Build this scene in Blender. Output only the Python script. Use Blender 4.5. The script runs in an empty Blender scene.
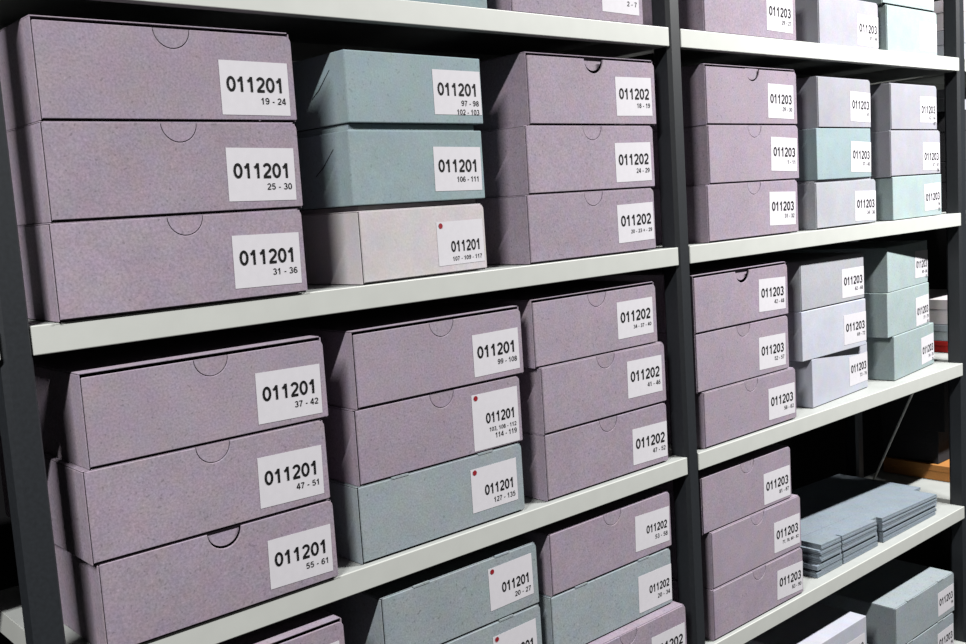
import bpy, bmesh, math, random
from mathutils import Matrix, Vector

# ------------------------------------------------------------------ camera, light, exposure
scene = bpy.context.scene
COL = scene.collection
Z0 = 1.35                                   # height of the second shelf above the floor
YAW, PITCH, ROLL, FPX = .7191, -.1132, -.0654, 1020.5
CAM = Vector((-.3177, -1.021, .0868 + Z0))
cy, sy, cp, sp = math.cos(YAW), math.sin(YAW), math.cos(PITCH), math.sin(PITCH)
fw = Vector((sy*cp, cy*cp, sp)); rt = Vector((cy, -sy, 0)); up = rt.cross(fw)
cr, sr = math.cos(ROLL), math.sin(ROLL)
rt, up = cr*rt + sr*up, -sr*rt + cr*up
cam = bpy.data.cameras.new('camera'); cam.sensor_fit = 'HORIZONTAL'; cam.sensor_width = 36
cam.lens = FPX/966*36; cam.clip_start = .02
co = bpy.data.objects.new('camera', cam); COL.objects.link(co)
co.matrix_world = Matrix(((rt.x, up.x, -fw.x, CAM.x), (rt.y, up.y, -fw.y, CAM.y),
                          (rt.z, up.z, -fw.z, CAM.z), (0, 0, 0, 1)))
scene.camera = co
world = bpy.data.worlds.new('world'); scene.world = world; world.use_nodes = True
world.node_tree.nodes['Background'].inputs[0].default_value = (.5, .55, .6, 1)
world.node_tree.nodes['Background'].inputs[1].default_value = .0
scene.view_settings.view_transform = 'Standard'; scene.view_settings.look = 'None'
scene.view_settings.exposure = 0.0; scene.view_settings.gamma = 1.0
scene.view_settings.use_curve_mapping = False
CEIL = 2.82
# fluorescent battens over the aisle: (x centre, y, power in watts)
LAMPS = [(-1.3, -.97, 215), (2.1, -1.0, 265)]
LAMP_LEN = 1.2
for lx, ly, pw in LAMPS:
    ld = bpy.data.lights.new('tube_light', 'AREA'); ld.shape = 'RECTANGLE'
    ld.size = LAMP_LEN - .06; ld.size_y = .05; ld.energy = pw; ld.color = (1, .985, .96)
    lo = bpy.data.objects.new('tube_light', ld); COL.objects.link(lo)
    lo.location = (lx, ly, CEIL - .105)

random.seed(4)

# ------------------------------------------------------------------ materials
ALB = .40                                   # boards, paint and paper reflect this share of their nominal tone
def lin(c):
    return tuple(ALB*(v/255/12.92 if v/255 <= .04045 else ((v/255 + .055)/1.055)**2.4) for v in c) + (1,)

def board_mat(name, rgb, amt=.16, scale=420, rough=.9, fl=1.):
    m = bpy.data.materials.new(name); m.use_nodes = True
    n, l = m.node_tree.nodes, m.node_tree.links
    b = n['Principled BSDF']; b.inputs['Roughness'].default_value = rough
    b.inputs['Specular IOR Level'].default_value = .15
    tc = n.new('ShaderNodeTexCoord'); oi = n.new('ShaderNodeObjectInfo')
    off = n.new('ShaderNodeVectorMath'); off.operation = 'ADD'
    l.new(tc.outputs['Object'], off.inputs[0]); l.new(oi.outputs['Random'], off.inputs[1])
    no = n.new('ShaderNodeTexNoise'); no.inputs['Scale'].default_value = scale; no.inputs['Detail'].default_value = 3
    l.new(off.outputs[0], no.inputs['Vector'])
    big = n.new('ShaderNodeTexNoise'); big.inputs['Scale'].default_value = 14; big.inputs['Detail'].default_value = 3
    l.new(off.outputs[0], big.inputs['Vector'])
    sp_ = n.new('ShaderNodeTexNoise'); sp_.inputs['Scale'].default_value = 230; sp_.inputs['Detail'].default_value = 1
    l.new(off.outputs[0], sp_.inputs['Vector'])
    # fibre flecks: rare dark and light dots
    dk = n.new('ShaderNodeMapRange'); dk.inputs[1].default_value = .67; dk.inputs[2].default_value = .73
    dk.inputs[3].default_value = 1; dk.inputs[4].default_value = 1 - .36*fl
    l.new(sp_.outputs['Fac'], dk.inputs[0])
    lt = n.new('ShaderNodeMapRange'); lt.inputs[1].default_value = .31; lt.inputs[2].default_value = .26
    lt.inputs[3].default_value = 1; lt.inputs[4].default_value = 1 + .2*fl
    l.new(sp_.outputs['Fac'], lt.inputs[0])
    mr = n.new('ShaderNodeMapRange'); mr.inputs[1].default_value = .3; mr.inputs[2].default_value = .7
    mr.inputs[3].default_value = 1 - amt; mr.inputs[4].default_value = 1 + amt
    l.new(no.outputs['Fac'], mr.inputs[0])
    mb = n.new('ShaderNodeMapRange'); mb.inputs[1].default_value = .3; mb.inputs[2].default_value = .7
    mb.inputs[3].default_value = .95; mb.inputs[4].default_value = 1.05
    l.new(big.outputs['Fac'], mb.inputs[0])
    ob = n.new('ShaderNodeMapRange'); ob.inputs[3].default_value = .95; ob.inputs[4].default_value = 1.05
    l.new(oi.outputs['Random'], ob.inputs[0])
    prev = mr.outputs[0]
    for o in (mb, ob, dk, lt):
        x = n.new('ShaderNodeMath'); x.operation = 'MULTIPLY'
        l.new(prev, x.inputs[0]); l.new(o.outputs[0], x.inputs[1]); prev = x.outputs[0]
    mix = n.new('ShaderNodeVectorMath'); mix.operation = 'SCALE'
    mix.inputs[0].default_value = lin(rgb)[:3]
    l.new(prev, mix.inputs['Scale']); l.new(mix.outputs[0], b.inputs['Base Color'])
    hue = n.new('ShaderNodeTexNoise'); hue.inputs['Scale'].default_value = 48; hue.inputs['Detail'].default_value = 2
    l.new(off.outputs[0], hue.inputs['Vector'])
    hm = n.new('ShaderNodeVectorMath'); hm.operation = 'MULTIPLY_ADD'
    hm.inputs[1].default_value = (.22, .16, .26); hm.inputs[2].default_value = (.89, .92, .87)
    l.new(hue.outputs['Color'], hm.inputs[0])
    hx = n.new('ShaderNodeVectorMath'); hx.operation = 'MULTIPLY'
    l.new(mix.outputs[0], hx.inputs[0]); l.new(hm.outputs[0], hx.inputs[1]); l.new(hx.outputs[0], b.inputs['Base Color'])
    bp = n.new('ShaderNodeBump'); bp.inputs['Strength'].default_value = .25; bp.inputs['Distance'].default_value = .0006
    l.new(no.outputs['Fac'], bp.inputs['Height']); l.new(bp.outputs[0], b.inputs['Normal'])
    return m

def paint_mat(name, rgb, rough=.5, metal=0., spec=.4, amt=.06, scale=60):
    m = bpy.data.materials.new(name); m.use_nodes = True
    n, l = m.node_tree.nodes, m.node_tree.links
    b = n['Principled BSDF']; b.inputs['Roughness'].default_value = rough
    b.inputs['Metallic'].default_value = metal; b.inputs['Specular IOR Level'].default_value = spec
    tc = n.new('ShaderNodeTexCoord'); no = n.new('ShaderNodeTexNoise')
    no.inputs['Scale'].default_value = scale; no.inputs['Detail'].default_value = 5
    l.new(tc.outputs['Object'], no.inputs['Vector'])
    mr = n.new('ShaderNodeMapRange'); mr.inputs[1].default_value = .3; mr.inputs[2].default_value = .7
    mr.inputs[3].default_value = 1 - amt; mr.inputs[4].default_value = 1 + amt
    l.new(no.outputs['Fac'], mr.inputs[0])
    mix = n.new('ShaderNodeVectorMath'); mix.operation = 'SCALE'; mix.inputs[0].default_value = lin(rgb)[:3]
    l.new(mr.outputs[0], mix.inputs['Scale']); l.new(mix.outputs[0], b.inputs['Base Color'])
    return m

M = {
    'mauve': board_mat('mauve_board', (163, 150, 165), fl=.7),
    'teal': board_mat('teal_board', (150, 168, 174), .08, fl=.5),
    'bluegrey': board_mat('blue_grey_board', (156, 166, 172), .14, fl=.8),
    'blank': board_mat('blank_board', (138, 150, 161), .14),
    'palegrey': board_mat('pale_grey_board', (206, 200, 204), .06, fl=.2),
    'lavender': board_mat('lavender_board', (193, 196, 209), .06, fl=.2),
    'mist': board_mat('mist_grey_board', (168, 168, 178), .06, fl=.2),
    'silver': board_mat('silver_board', (176, 178, 186), .08, fl=.3),
    'sage': board_mat('sage_board', (166, 182, 184), .1, fl=.4),
    'kraft': board_mat('kraft_board', (190, 130, 70), .1),
    'red': board_mat('red_board', (170, 30, 25), .1),
    'charcoal': board_mat('charcoal_board', (52, 52, 56), .1),
    'paper': paint_mat('label_paper', (224, 222, 229), .75, 0, .1, .02, 120),
    'ink': paint_mat('printing_ink', (16, 16, 18), .7, 0, .1),
    'dot': paint_mat('red_dot_ink', (150, 20, 35), .6, 0, .2),
    'shelf': paint_mat('shelf_enamel', (209, 212, 208), .45, 0, .35, .025, 30),
    'deck': paint_mat('shelf_enamel_toned_for_light', (184, 188, 186), .55, 0, .3, .04, 30),  # same enamel as the lip, greyed to offset the strong overhead light
    'post': paint_mat('slate_post_paint', (37, 41, 46), .45, 0, .4, .18, 220),
    'rod': paint_mat('galvanised_rod', (235, 235, 228), .5, 0, .5, .1, 100),
    'wall': paint_mat('wall_darkened_for_shade', (30, 30, 32), .9, 0, .1),  # shade put into the colour: keeps the space behind the shelves black
    'front': paint_mat('pale_wall_paint', (70, 70, 70), .9, 0, .1),
    'floor': paint_mat('grey_floor_vinyl', (60, 60, 60), .7, 0, .2, .1, 12),
    'ceil': paint_mat('ceiling_paint', (60, 60, 60), .9, 0, .1),
    'lamp': paint_mat('lamp_enamel', (225, 225, 222), .4),
}

# ------------------------------------------------------------------ helpers
def add_box(bm, x0, x1, y0, y1, z0, z1, bev=0):
    t = bmesh.new() if bev else bm
    v = [t.verts.new(p) for p in ((x0, y0, z0), (x1, y0, z0), (x1, y1, z0), (x0, y1, z0),
                                  (x0, y0, z1), (x1, y0, z1), (x1, y1, z1), (x0, y1, z1))]
    for f in ((3, 2, 1, 0), (4, 5, 6, 7), (0, 1, 5, 4), (1, 2, 6, 5), (2, 3, 7, 6), (3, 0, 4, 7)):
        t.faces.new([v[i] for i in f])
    if bev:
        bmesh.ops.bevel(t, geom=list(t.edges), offset=bev, segments=2, profile=.5, affect='EDGES')
        me = bpy.data.meshes.new('tmp'); t.to_mesh(me); t.free(); bm.from_mesh(me); bpy.data.meshes.remove(me)
    return bm

def add_slab(bm, pts, y0, y1):
    """outline given as (x, z) points, extruded from y0 (front) to y1"""
    a = [bm.verts.new((x, y0, z)) for x, z in pts]; b = [bm.verts.new((x, y1, z)) for x, z in pts]
    fs = [bm.faces.new(a), bm.faces.new(list(reversed(b)))]
    k = len(pts)
    for i in range(k):
        fs.append(bm.faces.new((a[i], b[i], b[(i + 1) % k], a[(i + 1) % k])))
    bmesh.ops.recalc_face_normals(bm, faces=fs)
    return bm

def mesh(name, bm, mat, smooth=False):
    bmesh.ops.recalc_face_normals(bm, faces=list(bm.faces))
    me = bpy.data.meshes.new(name); bm.to_mesh(me); bm.free()
    if mat: me.materials.append(M[mat])
    if smooth:
        for p in me.polygons: p.use_smooth = True
    return me

def obj(name, me, parent=None, loc=None, rot=None):
    o = bpy.data.objects.new(name, me); COL.objects.link(o)
    if parent: o.parent = parent
    if loc: o.location = loc
    if rot: o.rotation_euler = rot
    return o

def tag(o, label=None, cat=None, group=None, kind=None):
    if label: o['label'] = label
    if cat: o['category'] = cat
    if group: o['group'] = group
    if kind: o['kind'] = kind
    return o

def struct(name, mat, *dims):
    return tag(obj(name, mesh(name, add_box(bmesh.new(), *dims), mat)), kind='structure')

# ------------------------------------------------------------------ the room
XL, XR, YF, YB = -3.2, 5.2, -1.95, .62
struct('floor', 'floor', XL, XR, YF, YB, -.05, 0)
struct('ceiling', 'ceil', XL, XR, YF, YB, CEIL, CEIL + .05)
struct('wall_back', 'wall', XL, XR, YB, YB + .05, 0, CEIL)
struct('wall_front', 'front', XL, XR, YF - .05, YF, 0, CEIL)
struct('wall_left', 'wall', XL - .05, XL, YF, YB, 0, CEIL)
struct('wall_right', 'wall', XR, XR + .05, YF, YB, 0, CEIL)

# ------------------------------------------------------------------ rack: uprights and shelves
SHELF_D = .30
PITCHX = 1.032
def chamfered_post(h, w=.029, d=.036, c=.0055):
    bm = bmesh.new()
    pts = [(-w/2 + c, 0), (w/2 - .002, 0), (w/2, .002), (w/2, d - .002), (w/2 - .002, d), (-w/2 + c, d), (-w/2, d - c), (-w/2, c)]
    lo = [bm.verts.new((x, y, 0)) for x, y in pts]; hi = [bm.verts.new((x, y, h)) for x, y in pts]
    bm.faces.new(lo); bm.faces.new(hi)
    for i in range(8): bm.faces.new((lo[i], lo[(i + 1) % 8], hi[(i + 1) % 8], hi[i]))
    return bm

def rod(p, q, r=.0028, k=8):
    bm = bmesh.new(); p, q = Vector(p), Vector(q); d = (q - p).normalized()
    a = d.orthogonal().normalized(); b = d.cross(a)
    A = [bm.verts.new(p + r*(math.cos(t)*a + math.sin(t)*b)) for t in [2*math.pi*i/k for i in range(k)]]
    B = [bm.verts.new(q + r*(math.cos(t)*a + math.sin(t)*b)) for t in [2*math.pi*i/k for i in range(k)]]
    bm.faces.new(A); bm.faces.new(B)
    for i in range(k): bm.faces.new((A[i], A[(i + 1) % k], B[(i + 1) % k], B[i]))
    return bm

POST_H = 2.3
front_me = mesh('front_post', chamfered_post(POST_H), 'post')
rear_me = mesh('rear_post', chamfered_post(POST_H), 'post')
rod_me = mesh('brace_rod', rod((0, .092, Z0 - .352), (0, .262, Z0 - .730)), 'rod')
foot_bm = add_box(bmesh.new(), -.024, .024, -.008, .044, 0, .004, .001)
foot_me = mesh('foot_plate', foot_bm, 'post')
FRAME_LABELS = {
    -1: 'slate grey steel rack upright at the far end of the empty bay',
    0: 'slate grey steel upright beside the boxes numbered 19 - 36',
    1: 'slate grey steel upright between the 011202 boxes and the 011203 boxes',
    2: 'slate grey steel upright with diagonal rod beside the folded blanks',
    3: 'slate grey steel upright at the end of the bay with red box'}
for i in range(-1, 4):
    t = obj('rack_upright', None, loc=(-.016 + PITCHX*i, 0, 0))
    tag(t, FRAME_LABELS[i], 'rack upright', 'uprights of the shelving rack')
    obj('front_post', front_me, t, (0, 0, .002)); obj('rear_post', rear_me, t, (0, SHELF_D - .036, .002))
    obj('brace_rod', rod_me, t)
    obj('foot_plate', foot_me, t); obj('foot_plate', foot_me, t, (0, SHELF_D - .036, 0))

LIP = .0285
SW = 1.0015
def shelf_meshes():
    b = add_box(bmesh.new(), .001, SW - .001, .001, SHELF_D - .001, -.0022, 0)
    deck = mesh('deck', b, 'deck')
    b = add_box(bmesh.new(), 0, SW, -.0005, .0025, -LIP, .0003, .001)
    add_box(b, .001, SW - .001, .0015, .014, -LIP, -LIP + .0018)
    lip = mesh('front_lip', b, 'shelf')
    b = add_box(bmesh.new(), 0, SW, SHELF_D - .002, SHELF_D, -LIP, 0)
    back = mesh('back_lip', b, 'shelf')
    b = add_box(bmesh.new(), 0, .0015, .003, SHELF_D - .002, -LIP, -.0003)
    side = mesh('side_flange', b, 'shelf')
    return deck, lip, back, side
SM = shelf_meshes()
ZS = {1: .3443, 2: 0., 3: -.3448, 4: -.6842, 5: -1.018}
def shelf(bay, k, label):
    t = obj('metal_shelf', None, loc=(-.0005 + PITCHX*(bay - 1), 0, Z0 + ZS[k]))
    tag(t, label, 'shelf', 'shelves of the rack')
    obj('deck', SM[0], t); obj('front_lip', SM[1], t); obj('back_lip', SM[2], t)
    obj('side_flange', SM[3], t); obj('side_flange', SM[3], t, (SW - .0015, 0, 0))
shelf(0, 2, 'empty pale enamel shelf beyond the upright beside boxes 19 - 36')
shelf(1, 1, 'pale enamel shelf above the boxes numbered 19 - 36')
shelf(1, 2, 'pale enamel shelf carrying the boxes numbered 19 - 36')
shelf(1, 3, 'pale enamel shelf carrying the boxes numbered 37 - 42 and 55 - 61')
shelf(1, 4, 'pale enamel shelf two below the boxes numbered 19 - 36')
shelf(2, 1, 'pale enamel shelf three above the folded blanks')
shelf(2, 2, 'pale enamel shelf two above the folded blanks')
shelf(2, 3, 'pale enamel shelf one above the folded blanks')
shelf(2, 4, 'pale enamel shelf carrying the folded blanks')
shelf(2, 5, 'pale enamel shelf one below the folded blanks')
shelf(3, 1, 'pale enamel shelf carrying two pale boxes beyond the brace rod')
shelf(3, 2, 'pale enamel shelf carrying charcoal boxes beyond the brace rod')
shelf(3, 3, 'pale enamel shelf under the red box beyond the brace rod')
shelf(3, 4, 'pale enamel shelf under the brown box beyond the brace rod')

# ------------------------------------------------------------------ archive boxes
CACHE = {}
def cached(key, fn):
    if key not in CACHE: CACHE[key] = fn()
    return CACHE[key]

NR = .0205
def body_shell(W, H, D, mat):
    t = .0013
    bm = bmesh.new()
    add_box(bm, 0, t, .0006, D, .0004, H - .0016, .0006)
    add_box(bm, W - t - .0005, W - .0005, .0024, D, .0004, H - .0016, .0006)
    add_box(bm, t*.5, W - t, .007, D, .0004, .0004 + t)
    add_box(bm, t*.5, W - t, D - t, D, .001, H - .002)
    return mesh('body', bm, mat)

def lid_panel(W, H, D, mat):
    return mesh('lid', add_box(bmesh.new(), .0006, W - .003, .0022, D, H - .0013, H, .0004), mat)

def flap(W, H, mat, top, notch, gl):
    x0, x1, z0, z1 = gl, W, .0024, H - top
    r = .007; pts = [(x0, z0), (x1 - .001, z0), (x1, z0 + .001), (x1, z1 - r)]
    for a in range(15, 90, 15): pts.append((x1 - r + r*math.cos(math.radians(a)), z1 - r + r*math.sin(math.radians(a))))
    pts.append((x1 - r, z1))
    if notch:
        c = W/2
        for a in range(0, 181, 12):
            pts.append((c + NR*math.cos(math.radians(a)), z1 - NR*math.sin(math.radians(a))))
    pts += [(x0 + .001, z1), (x0, z1 - .001)]
    bm = add_slab(bmesh.new(), pts, 0, .0022)
    front = [e for e in bm.edges if all(abs(v.co.y) < 1e-6 for v in e.verts)]
    bmesh.ops.bevel(bm, geom=front, offset=.00065, segments=2, profile=.5, affect='EDGES')
    return mesh('front_flap', bm, mat)

def tab(mat):
    r = NR - .0011
    pts = [(r*math.cos(math.radians(a)), -r*math.sin(math.radians(a))) for a in range(0, 181, 12)]
    return mesh('thumb_tab', add_slab(bmesh.new(), pts, 0, .002), mat)

def arc(cx, cy, rx, ry, a0, a1, k=8):
    return [(cx + rx*math.cos(math.radians(a0 + (a1 - a0)*i/k)), cy + ry*math.sin(math.radians(a0 + (a1 - a0)*i/k))) for i in range(k + 1)]
# centre lines of grotesque numerals in a cell .56 wide and .72 tall
GLYPH = {
    '0': [arc(.28, .36, .19, .30, 90, 450, 20)],
    '1': [[(.10, .50), (.20, .55), (.29, .66), (.29, .72)], [(.31, .72), (.31, 0)]],
    '2': [arc(.28, .50, .18, .165, 165, -30, 9) + [(.36, .32), (.20, .19), (.10, .06)], [(.06, .06), (.49, .06)]],
    '3': [arc(.27, .525, .165, .14, 160, -90, 9), arc(.27, .205, .185, .155, 90, -160, 10)],
    '4': [[(.37, .72), (.07, .24), (.07, .20), (.52, .20)], [(.38, .70), (.38, 0)]],
    '5': [[(.47, .66), (.17, .66), (.12, .36)], arc(.28, .25, .185, .19, 140, -155, 12)],
    '6': [arc(.29, .22, .18, .17, 90, 450, 16), [(.10, .22), (.11, .42), (.17, .58), (.28, .66), (.38, .65), (.45, .56)]],
    '7': [[(.06, .66), (.48, .66)], [(.47, .65), (.33, .44), (.25, .22), (.22, 0)]],
    '8': [arc(.28, .52, .155, .14, 90, 450, 14), arc(.28, .205, .185, .155, 90, 450, 14)],
    '9': [arc(.27, .50, .18, .17, 90, 450, 16), [(.46, .50), (.45, .30), (.39, .14), (.28, .06), (.18, .07), (.11, .16)]],
    '-': [[(.08, .26), (.30, .26)]], '+': [[(.06, .34), (.52, .34)], [(.29, .10), (.29, .58)]],
    ',': [[(.14, .10), (.14, .02), (.08, -.10)]], ' ': []}
ADV = {'-': .38, ',': .28, ' ': .28}
def text_mesh(txt, height, width=None, align='RIGHT', bold=.0):
    """numerals standing in the XZ plane, facing -Y; height in metres"""
    def make():
        bm = bmesh.new(); cur = 0; hw = .056 + bold
        for ch in txt:
            for si, line in enumerate(GLYPH[ch]):
                n = len(line); closed = n > 3 and math.dist(line[0], line[-1]) < 1e-6
                L, R = [], []
                for i, (x, y) in enumerate(line):
                    a = line[(i - 1) % n if not closed else (i - 1 if i else n - 2)] if (i or closed) else line[i]
                    b = line[i + 1] if i < n - 1 else (line[1] if closed else line[i])
                    dx, dy = b[0] - a[0], b[1] - a[1]; d = math.hypot(dx, dy) or 1
                    nx, ny = -dy/d*hw, dx/d*hw
                    yo = -.00002*si
                    L.append(bm.verts.new((cur + x + nx, yo, y + ny))); R.append(bm.verts.new((cur + x - nx, yo, y - ny)))
                for i in range(n - 1): bm.faces.new((L[i], R[i], R[i + 1], L[i + 1]))
            cur += ADV.get(ch, .56)
        x1 = cur - .04; w = cur - .1
        s = height/.72; sx = width/w if width else s
        for v in bm.verts: v.co = ((v.co.x - x1)*sx, v.co.y, v.co.z*s)
        me = bpy.data.meshes.new('lettering'); bm.to_mesh(me); bm.free(); me.materials.append(M['ink'])
        return me
    return cached(('txt', txt, height, width, align, bold), make)

def disc_mesh():
    bm = bmesh.new(); vs = [bm.verts.new((.0036*math.cos(t), 0, .0036*math.sin(t))) for t in [2*math.pi*i/14 for i in range(14)]]
    bm.faces.new(vs); return mesh('red_dot', bm, 'dot')

def put_label(t, W, H, right, bottom, lw, lh, tilt, num, lines, dot=False, numpos=None, small=False):
    # the label's origin is its lower right corner
    me = cached(('lab', round(lw, 3), round(lh, 3)),
                lambda: mesh('label', add_box(bmesh.new(), -lw, 0, -.0003, 0, 0, lh), 'paper'))
    lab = obj('label', me, t, (W - right, -.0001, bottom), (0, math.radians(-tilt), 0))
    if num:
        if dot:
            nh, nw, zt = .0145, lw*.64, .40
        else:
            nh, nw, zt = (.0130, lw*.60, .47) if small else (.0165, lw*.83, .43)
        if numpos: zt = numpos
        zc = lh*(1 - zt)
        obj('printed_number', text_mesh(num, nh, nw, 'RIGHT', .012), lab, (-lw*.075, -.0006, zc - nh/2))
        zl = zc - nh/2 - .0075
        for ln in lines:
            hh = .0072 if len(ln) < 11 else .0058
            wd = min(lw*.8, len(ln)*hh*.62)
            obj('printed_range', text_mesh(ln, hh, wd, 'RIGHT', .0), lab, (-lw*.06, -.0006, zl - hh*.75))
            zl -= hh*1.6
    if dot:
        obj('red_dot', cached('dot', disc_mesh), lab, (-lw + .007, -.0007, lh - .005))
    return lab

WIDE, NARROW, BD = .283, .243, .278
def archive_box(x, y, z, H, mat, label, num, lines, W=WIDE, yaw=0, top=False, notch=True, style='flap', lab=None,
                dot=False, lidgap=True, small=False, tabpos=(0, .0006, 0), group='archive boxes on the rack', numpos=None, slots=False, gl=.0042, slit=False, rim=0):
    t = obj('archive_box', None, loc=(x, y, Z0 + z), rot=(0, 0, math.radians(yaw)))
    tag(t, label, 'archive box', group)
    hb = H - rim
    k = (round(W, 4), round(hb, 4), mat)
    if style == 'flap':
        tg = .0046 if top and lidgap and mat == 'mauve' else .0012
        gl = .0022 if x < .1 else .0034
        obj('body', cached(('body',) + k, lambda: body_shell(W, hb, BD, mat)), t)
        obj('lid', cached(('lid',) + k, lambda: lid_panel(W, hb, BD, mat)), t)
        obj('front_flap', cached(('flap', tg, notch, gl) + k, lambda: flap(W, hb, mat, tg, notch, gl)), t)
        if notch:
            obj('thumb_tab', cached(('tab', mat), lambda: tab(mat)), t, (W/2 + tabpos[0], tabpos[1], hb - tg + tabpos[2]))
    else:
        obj('body', cached(('solid',) + k, lambda: mesh('body', add_box(bmesh.new(), 0, W, 0, BD, .0006, hb, .0013), mat)), t)
    if rim:
        obj('lid_rim', cached(('rim', rim) + k, lambda: mesh('lid_rim', add_box(bmesh.new(), .007, W - .007, .007, BD - .007, hb - .001, H - .0002), mat)), t)
    if slots:
        sm = cached(('slot', mat), lambda: mesh('lock_tab', add_box(bmesh.new(), -.013, .013, -.0006, .006, -.0016, .0007), mat))
        for fx in (.24, .76): obj('lock_tab', sm, t, (W*fx, 0, H))
    if slit:
        def mk():
            b = bmesh.new()
            pts = [(.030, -.020), (.0312, -.020), (.0552, -.0405), (.072, -.0505), (.0718, -.0515), (.0542, -.0415)]
            vs = [b.verts.new((-.0004, yy, zz)) for yy, zz in pts]; b.faces.new(vs)
            return mesh('side_slit', b, 'ink')
        obj('side_slit', cached('slit', mk), t, (0, 0, hb))
    if lab is None: lab = (.008, .012, .084, .058, 0)
    put_label(t, W, H, lab[0], lab[1], lab[2], lab[3], lab[4], num, lines, dot, numpos, small)
    return t

CN = {'mauve': 'mauve', 'teal': 'teal', 'bluegrey': 'blue-grey', 'palegrey': 'pale grey', 'lavender': 'pale lavender',
      'silver': 'silver grey', 'sage': 'sage green', 'mist': 'pale grey'}
POS = {1: ['only'], 2: ['upper', 'lower'], 3: ['topmost', 'middle', 'bottom']}

def stack(shelf_k, where, boxes):
    """boxes listed from the top of the stack down; every box rests on the one below"""
    z = ZS[shelf_k] + .0006
    n = len(boxes)
    for i in range(n - 1, -1, -1):
        b = dict(boxes[i]); H = b.pop('H'); gap = b.pop('gap', .0009)
        lb = b.pop('label', None)
        if lb is None:
            kind = '%s box %s' % (CN[b['mat']], b['num']) if b['num'] else '%s box' % CN[b['mat']]
            lb = '%s, %s of its stack, %s' % (kind, POS[n][i], where) if n > 1 else '%s standing alone %s' % (kind, where)
        archive_box(z=z, H=H, label=lb, top=(i == 0), **b)
        z += H + gap*0

def mv(x, y, H, W, num, lines, lab=None, **k):
    d = dict(x=x, y=y, H=H, W=W, mat='mauve', num=num, lines=lines, lab=lab); d.update(k); return d
def nb(x, y, yaw, mat, H, W, num, lines, lab=None, **k):
    d = dict(x=x, y=y, yaw=yaw, mat=mat, H=H, W=W, num=num, lines=lines, lab=lab, notch=False); d.update(k); return d

# --- bay 1, shelf 2
stack(2, 'beside teal boxes, nearer the empty bay', [
    mv(0.0285, -0.0046, 0.0995, 0.2834, '011201', ['19 - 24'], (.008, .007, .084, .058, -.5)),
    mv(0.0272, -0.0045, 0.0972, 0.2831, '011201', ['25 - 30'], (.008, .010, .084, .058, -1.2)),
    mv(0.0246, -0.0043, 0.0968, 0.2826, '011201', ['31 - 36'], (.007, .012, .084, .058, -1.0))])
W2 = 'on the shelf with 19 - 36'
stack(2, 'between two mauve stacks', [
    nb(0.3896, 0.0060, 2.3, 'teal', 0.0862, 0.2239, '011201', ['97 - 98', '102 - 103'], (.002, .012, .084, .057, 0), style='solid', slit=True),
    nb(0.3866, 0.0060, 2.5, 'teal', 0.0992, 0.2224, '011201', ['106 - 111'], (.005, .012, .084, .057, -.8), style='solid', slit=True, rim=.0085),
    nb(0.3916, 0.0060, 3.3, 'palegrey', 0.0955, 0.2151, '011201', ['107 - 109 - 117'], (.004, .012, .084, .057, .3), dot=True, rim=.006, numpos=.58)])
stack(2, 'beside teal boxes, nearer the folded blanks', [
    mv(0.6938, 0.0095, 0.1005, 0.2788, '011202', ['18 - 19'], (.009, .015, .084, .058, .5), tabpos=(.005, .007, .004)),
    mv(0.6842, 0.0097, 0.0965, 0.2783, '011202', ['24 - 29'], (.007, .012, .084, .059, .5)),
    mv(0.6790, 0.0095, 0.0968, 0.2788, '011202', ['20 - 23 + - 29'], (.003, .017, .085, .058, .8))])
# --- bay 1, shelf 1
W1 = 'one shelf above 19 - 36'
stack(1, W1, [nb(0.3873, 0.0060, 0.3, 'teal', .0925, 0.2395, '011201', ['91 - 96'], None, style='solid', rim=.0,
                 label='teal cardboard box standing alone one shelf above the boxes 19 - 36')])
stack(1, W1, [mv(0.6717, 0.0092, .0975, 0.2795, '011202', ['2 - 7'], (.009, .015, .084, .058, -.5),
                 label='mauve cardboard box 011202 one shelf above the boxes 19 - 36')])
# --- bay 1, shelf 3
stack(3, 'a shelf below teal boxes, nearer empty bay', [
    mv(0.0375, -0.0046, .0977, 0.2834, '011201', ['37 - 42'], (.008, .008, .084, .058, -1.1)),
    mv(0.0305, -0.0046, .0975, 0.2834, '011201', ['47 - 51'], (.008, .010, .084, .058, -1.2)),
    mv(0.0357, -0.0037, .0970, 0.2811, '011201', ['55 - 61'], (.007, .011, .084, .057, -1.2), tabpos=(0, .003, .0015))])
W3 = 'on the shelf with 37 - 42'
stack(3, 'a shelf below teal boxes, between mauve stacks', [
    mv(0.3692, 0.0068, 0.0967, 0.2827, '011201', ['99 - 108'], (.007, .010, .084, .057, .2)),
    mv(0.3647, 0.0084, 0.0955, 0.2788, '011201', ['103, 108 - 112', '114 - 119'], (.006, .004, .084, .077, -.3), dot=True, numpos=.46),
    dict(x=0.3599, y=0.0082, W=0.2793, H=0.0980, mat='bluegrey', num='011201', lines=['127 - 135'], lab=(.012, .019, .084, .060, -.1), dot=True, notch=False, slots=True, numpos=.55)])
stack(3, 'a shelf below teal boxes, nearer folded blanks', [
    mv(0.6783, 0.0112, 0.0985, 0.2748, '011202', ['34 - 37 - 40'], (.009, .018, .085, .057, .1)),
    mv(0.6865, 0.0092, 0.0980, 0.2795, '011202', ['41 - 46'], (.009, .020, .084, .058, -.8)),
    mv(0.6859, 0.0095, 0.0980, 0.2788, '011202', ['47 - 52'], (.002, .010, .085, .057, -1.3))])
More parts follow.
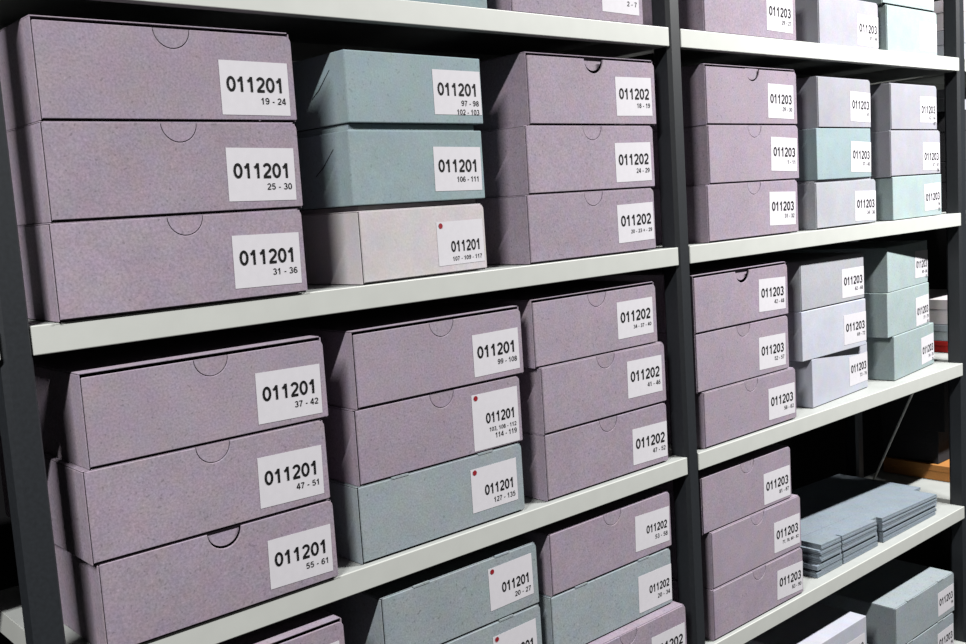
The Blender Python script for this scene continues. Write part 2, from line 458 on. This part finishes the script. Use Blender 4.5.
# --- bay 1, shelf 4
W4 = 'one shelf below 37 - 42'
stack(4, 'two shelves below teal boxes, nearer empty bay', [mv(0.0356, -0.0040, .0967, 0.2819, '011201', ['62 - 67']), mv(0.0356, -0.0040, .0965, 0.2819, '011201', ['68 - 73']), mv(0.0356, -0.0040, .0965, 0.2819, '011201', ['74 - 79'])])
stack(4, 'two shelves below teal boxes, between mauve stacks', [
    dict(x=0.3834, y=0.0102, W=0.2745, H=0.0925, mat='bluegrey', num='011201', lines=['20 - 27'], lab=(.010, .019, .083, .060, .6), dot=True, notch=False, slots=True, numpos=.55),
    dict(x=0.3828, y=0.0098, W=0.2755, H=0.0976, mat='bluegrey', num='011201', lines=['128 - 130'], lab=(.010, .019, .083, .060, .6), dot=True, notch=False, slots=True, numpos=.55),
    dict(x=0.3840, y=0.0096, W=0.2759, H=0.0976, mat='bluegrey', num='011201', lines=['131 - 136'], lab=(.010, .019, .083, .060, .6), dot=True, notch=False, slots=True, numpos=.55)])
stack(4, 'two shelves below teal boxes, nearer folded blanks', [
    mv(0.6838, 0.0094, 0.0940, 0.2790, '011202', ['53 - 58'], (.005, .012, .085, .057, -2.2), lidgap=False, small=True),
    dict(x=0.6786, y=0.0092, W=0.2795, H=0.0955, mat='bluegrey', num='011202', lines=['20 - 34'], lab=(.001, .008, .083, .060, -1), notch=False, slots=True, small=True),
    mv(0.6850, -0.0080, 0.1010, 0.2840, '011202', ['59 - 64'], (.005, .014, .085, .057, -1))])
# --- bay 2, shelf 1
V1 = 'three shelves above the folded blanks'
stack(1, V1, [mv(1.1060, 0.0090, .0985, 0.2773, '011203', ['29 - 27'], (.011, .014, .083, .060, -1), label='mauve cardboard box 011203 standing alone three shelves above the folded blanks')])
stack(1, V1, [nb(1.4659, 0.0120, 0.5, 'mist', .0945, 0.2307, '011203', ['41 - 44'], (.001, .006, .084, .06, -1), label='pale grey cardboard box standing alone three shelves above the folded blanks')])
stack(1, V1, [nb(1.7107, 0.0120, 0.3, 'sage', .0950, 0.2328, '', [], (.002, .01, .08, .06, 0)), nb(1.7274, 0.0120, 0.5, 'sage', .0945, 0.2297, '', [], (.002, .01, .08, .06, 0))])
# --- bay 2, shelf 2
V2 = 'two shelves above the folded blanks'
stack(2, V2, [
    mv(1.1036, 0.0096, 0.1000, 0.2759, '011203', ['29 - 30'], (.012, .011, .082, .060, -1.2), tabpos=(.003, .004, .002)),
    mv(1.1051, 0.0098, 0.0985, 0.2755, '011203', ['1 - 11'], (.007, .015, .084, .060, -2.2)),
    mv(1.0962, 0.0094, 0.0965, 0.2764, '011203', ['31 - 32'], (.009, .015, .085, .060, -1.8))])
stack(2, 'two shelves above folded blanks, beside mauve stack', [
    nb(1.4551, 0.0120, 1.7, 'mist', 0.0965, 0.2118, '011203', ['41'], (.002, .012, .083, .058, -1.5)),
    nb(1.4482, 0.0120, 1.5, 'teal', 0.0975, 0.2154, '011203', ['37 - 40'], (.002, .010, .083, .060, -2), style='solid'),
    nb(1.4394, 0.0120, 0.4, 'silver', 0.0926, 0.2325, '011203', ['34 - 36'], (.002, .006, .084, .059, -1.5), rim=.004)])
stack(2, 'two shelves above folded blanks, beside the upright', [
    nb(1.7381, 0.0120, 1.2, 'mist', 0.0965, 0.2187, '011203', ['62 - 66', '67'], (.003, .017, .080, .055, 0), numpos=.5),
    nb(1.7341, 0.0120, 0.6, 'mist', 0.0960, 0.2312, '011203', ['57 - 61', '56'], (.003, .009, .082, .060, -1), numpos=.5),
    nb(1.7411, 0.0120, 0.7, 'sage', 0.0900, 0.2292, '011203', ['54', '55'], (.004, .014, .080, .058, 1.5), numpos=.5, style='solid')])
# --- bay 2, shelf 3
V3 = 'one shelf above the folded blanks'
stack(3, V3, [
    mv(1.0461, 0.0075, 0.0980, 0.2810, '011203', ['42 - 48'], (.009, .013, .085, .058, -1.8), tabpos=(.005, .007, .003)),
    mv(1.0457, 0.0082, 0.1000, 0.2793, '011203', ['52 - 57'], (.011, .010, .085, .058, -1.3)),
    mv(1.0596, 0.0067, 0.0965, 0.2829, '011203', ['58 - 62'], (.005, .012, .086, .057, -.8))])
stack(3, V3, [
    nb(1.400, .026, .5, 'silver', .0955, .243, '011203', ['62 - 68'], (.001, .009, .088, .058, -.4)),
    nb(1.401, .026, 0, 'lavender', 0.0960, .243, '011203', ['69 - 72'], (.001, .010, .088, .060, -.6), style='solid'),
    nb(1.433, .026, 3.7, 'lavender', 0.0955, .243, '011203', ['73 - 76'], (.001, .016, .084, .060, .3), style='solid')])
stack(3, V3, [
    nb(1.739, .026, 6.5, 'sage', 0.0960, .243, '011203', ['80 - 86', '87'], (.001, .014, .080, .060, -1.5), style='solid', numpos=.5),
    nb(1.735, .026, 5.6, 'sage', 0.0960, .243, '011203', ['77 - 79', '81'], (.001, .006, .080, .064, 1.2), style='solid', numpos=.5),
    nb(1.761, .026, 6.1, 'sage', 0.0960, .243, '011203', ['74 - 76', '75'], (.001, .012, .080, .061, 1.8), style='solid', numpos=.5)])
# --- bay 2, shelf 4
V4 = 'beside the folded blanks'
stack(4, V4, [
    mv(1.0479, 0.0102, 0.1000, 0.2745, '011203', ['81 - 87'], (.004, .007, .086, .057, -.6), lidgap=False),
    mv(1.0671, 0.0079, 0.1010, 0.2800, '011203', ['77, 78, 80 - 82'], (.005, .010, .086, .057, -1.4)),
    mv(1.0632, 0.0064, 0.0900, 0.2837, '011203', ['83 - 90'], (.003, .008, .086, .055, -3))])
# --- bay 2, shelf 5
V5 = 'one shelf below the folded blanks'
stack(5, V5, [
    nb(1.3459, 0.0120, 0.0, 'lavender', .1040, 0.2449, '011203', ['92 - 95'], None, style='solid'),
    nb(1.3459, 0.0120, 0.0, 'lavender', .1030, 0.2449, '011203', ['96 - 98'], None, style='solid')])
stack(5, V5, [
    dict(x=1.6939, y=0.0014, W=0.2823, H=.0955, mat='bluegrey', num='011203', lines=['99'], lab=(.002, .014, .080, .055, 1), notch=False, slots=True),
    dict(x=1.6899, y=0.0014, W=0.2823, H=.0955, mat='bluegrey', num='011203', lines=['98'], lab=(.002, .014, .080, .055, 1), notch=False, slots=True)])

# ------------------------------------------------------------------ pile of folded blanks
def blank_mesh(n_, x0, x1, y0, y1, s1, s2, crease, step, tl, tr, jl, jr, drop):
    """one folded box blank: outline with two cut slots in the front edge, thicker at its glued left end"""
    bm = bmesh.new()
    def zt(x): u = (x - x0)/(x1 - x0); return tl + (tr - tl)*u
    cells_x = [x0 + jl, s1[0], s1[1], s2[0], s2[1], x1 + jr]
    sd = y0 + .013
    quads = []
    for i in range(5):
        if i not in (1, 3): quads.append((cells_x[i], cells_x[i + 1], y0, sd))
        quads.append((cells_x[i], cells_x[i + 1], sd, crease))
    quads.append((x0 + jl + .004, x1 + jr + step, crease + .0015, y1))
    for a, b, c, d in quads:
        lift = drop if c > crease else 0
        lo = [bm.verts.new((x, y, lift)) for x, y in ((a, c), (b, c), (b, d), (a, d))]
        hi = [bm.verts.new((x, y, lift + zt(x) - .0004)) for x, y in ((a, c), (b, c), (b, d), (a, d))]
        bm.faces.new(lo[::-1]); bm.faces.new(hi)
        for i in range(4): bm.faces.new((lo[i], lo[(i + 1) % 4], hi[(i + 1) % 4], hi[i]))
    bmesh.ops.remove_doubles(bm, verts=list(bm.verts), dist=.00002)
    return mesh('flat_box_blank', bm, 'blank')
x0, x1 = 1.432, 1.942
NB1, NB2 = 6, 7
tl, tr = .0049, .0034
def tag_blank(o):
    tag(o, 'flat folded blue-grey cardboard box blank in the pile on the shelf', 'box blank', 'folded box blanks in a pile')
slope = math.atan2(tr - tl, x1 - x0)
for i in range(NB1 + NB2):
    up_ = i >= NB1
    sh = .006 if up_ else 0
    jl, jr = random.uniform(-.010, .012), random.uniform(-.006, .004)
    me = blank_mesh(i, x0, x1, .022 + random.uniform(-.001, .001) + (0 if up_ else .002), .288,
                    (1.522 - sh, 1.527 - sh), (1.668 - sh, 1.692 - sh), .078, .040 if up_ else .034,
                    tl, tr, jl, jr, 0.0)
    # each blank lies on the wedge formed by those beneath it
    for v in me.vertices:
        u = (v.co.x - x0)/(x1 - x0)
        v.co.z += i*(tl + (tr - tl)*u) + (.0028*min(1, .35 + .65*u) if up_ else 0)*(1 if v.co.y < .079 else .6)
    tag_blank(obj('flat_box_blank', me, None, (0, 0, Z0 + ZS[4] + .0008)))

# ------------------------------------------------------------------ things in the bay beyond the right-hand upright
def flat_box(name, mat, x, y, z, w, d, h, label, cat='box', kind='lid'):
    t = obj(name, None, loc=(x, y, Z0 + z)); tag(t, label, cat)
    obj('body', mesh('body', add_box(bmesh.new(), .001, w - .001, .001, d - .001, .0005, h*.62, .001), mat), t)
    obj('lid', mesh('lid', add_box(bmesh.new(), 0, w, 0, d, h*.6, h, .001), mat), t)
    return t
bx = 2.155
flat_box('flat_box', 'red', bx, .045, ZS[3] + .0006, .23, .24, .028, 'flat red box beyond the upright, beneath grey and white boxes')
flat_box('flat_box', 'bluegrey', bx, .045, ZS[3] + .0290, .23, .24, .040, 'flat grey box lying between the red and white boxes')
flat_box('flat_box', 'palegrey', bx, .050, ZS[3] + .0695, .23, .23, .062, 'white box on top of the grey and red boxes')
bx = 2.2
flat_box('flat_box', 'kraft', bx, .085, ZS[4] + .0006, .30, .20, .040, 'flat orange-brown box lying on the shelf beyond the upright')
flat_box('flat_box', 'charcoal', bx + .01, .14, ZS[4] + .0410, .28, .15, .085, 'charcoal box lying on the orange-brown box')
flat_box('flat_box', 'charcoal', bx + .002, .12, ZS[4] + .1265, .28, .17, .130, 'tall charcoal box at the top, over the orange-brown box')
bx = 2.15
flat_box('flat_box', 'charcoal', bx, .05, ZS[2] + .0006, .25, .23, .118, 'bottom charcoal box beneath a silver grey box beyond the upright')
flat_box('flat_box', 'charcoal', bx, .05, ZS[2] + .1190, .25, .23, .118, 'charcoal box directly beneath a silver grey box beyond the upright')
flat_box('flat_box', 'silver', bx, .05, ZS[2] + .2375, .25, .23, .052, 'silver grey box on two charcoal boxes beyond the upright')
flat_box('flat_box', 'silver', bx, .05, ZS[1] + .0006, .25, .23, .080, 'silver grey box beneath another, three shelves above the brown box')
flat_box('flat_box', 'palegrey', bx, .055, ZS[1] + .0810, .25, .22, .070, 'pale grey box on a silver box, three shelves above brown box')

# ------------------------------------------------------------------ lamp fittings over the aisle
for i, (lx, ly, pw) in enumerate(LAMPS):
    t = obj('batten_lamp', None, loc=(lx, ly, CEIL - .07))
    tag(t, ['white ceiling batten lamp over the aisle before the empty bay',
            'white ceiling batten lamp over the aisle before the folded blanks'][i], 'ceiling lamp', 'batten lamps over the aisle')
    obj('housing', mesh('housing', add_box(bmesh.new(), -LAMP_LEN/2, LAMP_LEN/2, -.03, .03, .005, .0695, .004), 'lamp'), t)
    for s in (-1, 1):
        obj('end_cap', mesh('end_cap', add_box(bmesh.new(), s*LAMP_LEN/2 - .008, s*LAMP_LEN/2 + .008, -.033, .033, -.02, .0695, .003), 'lamp'), t)
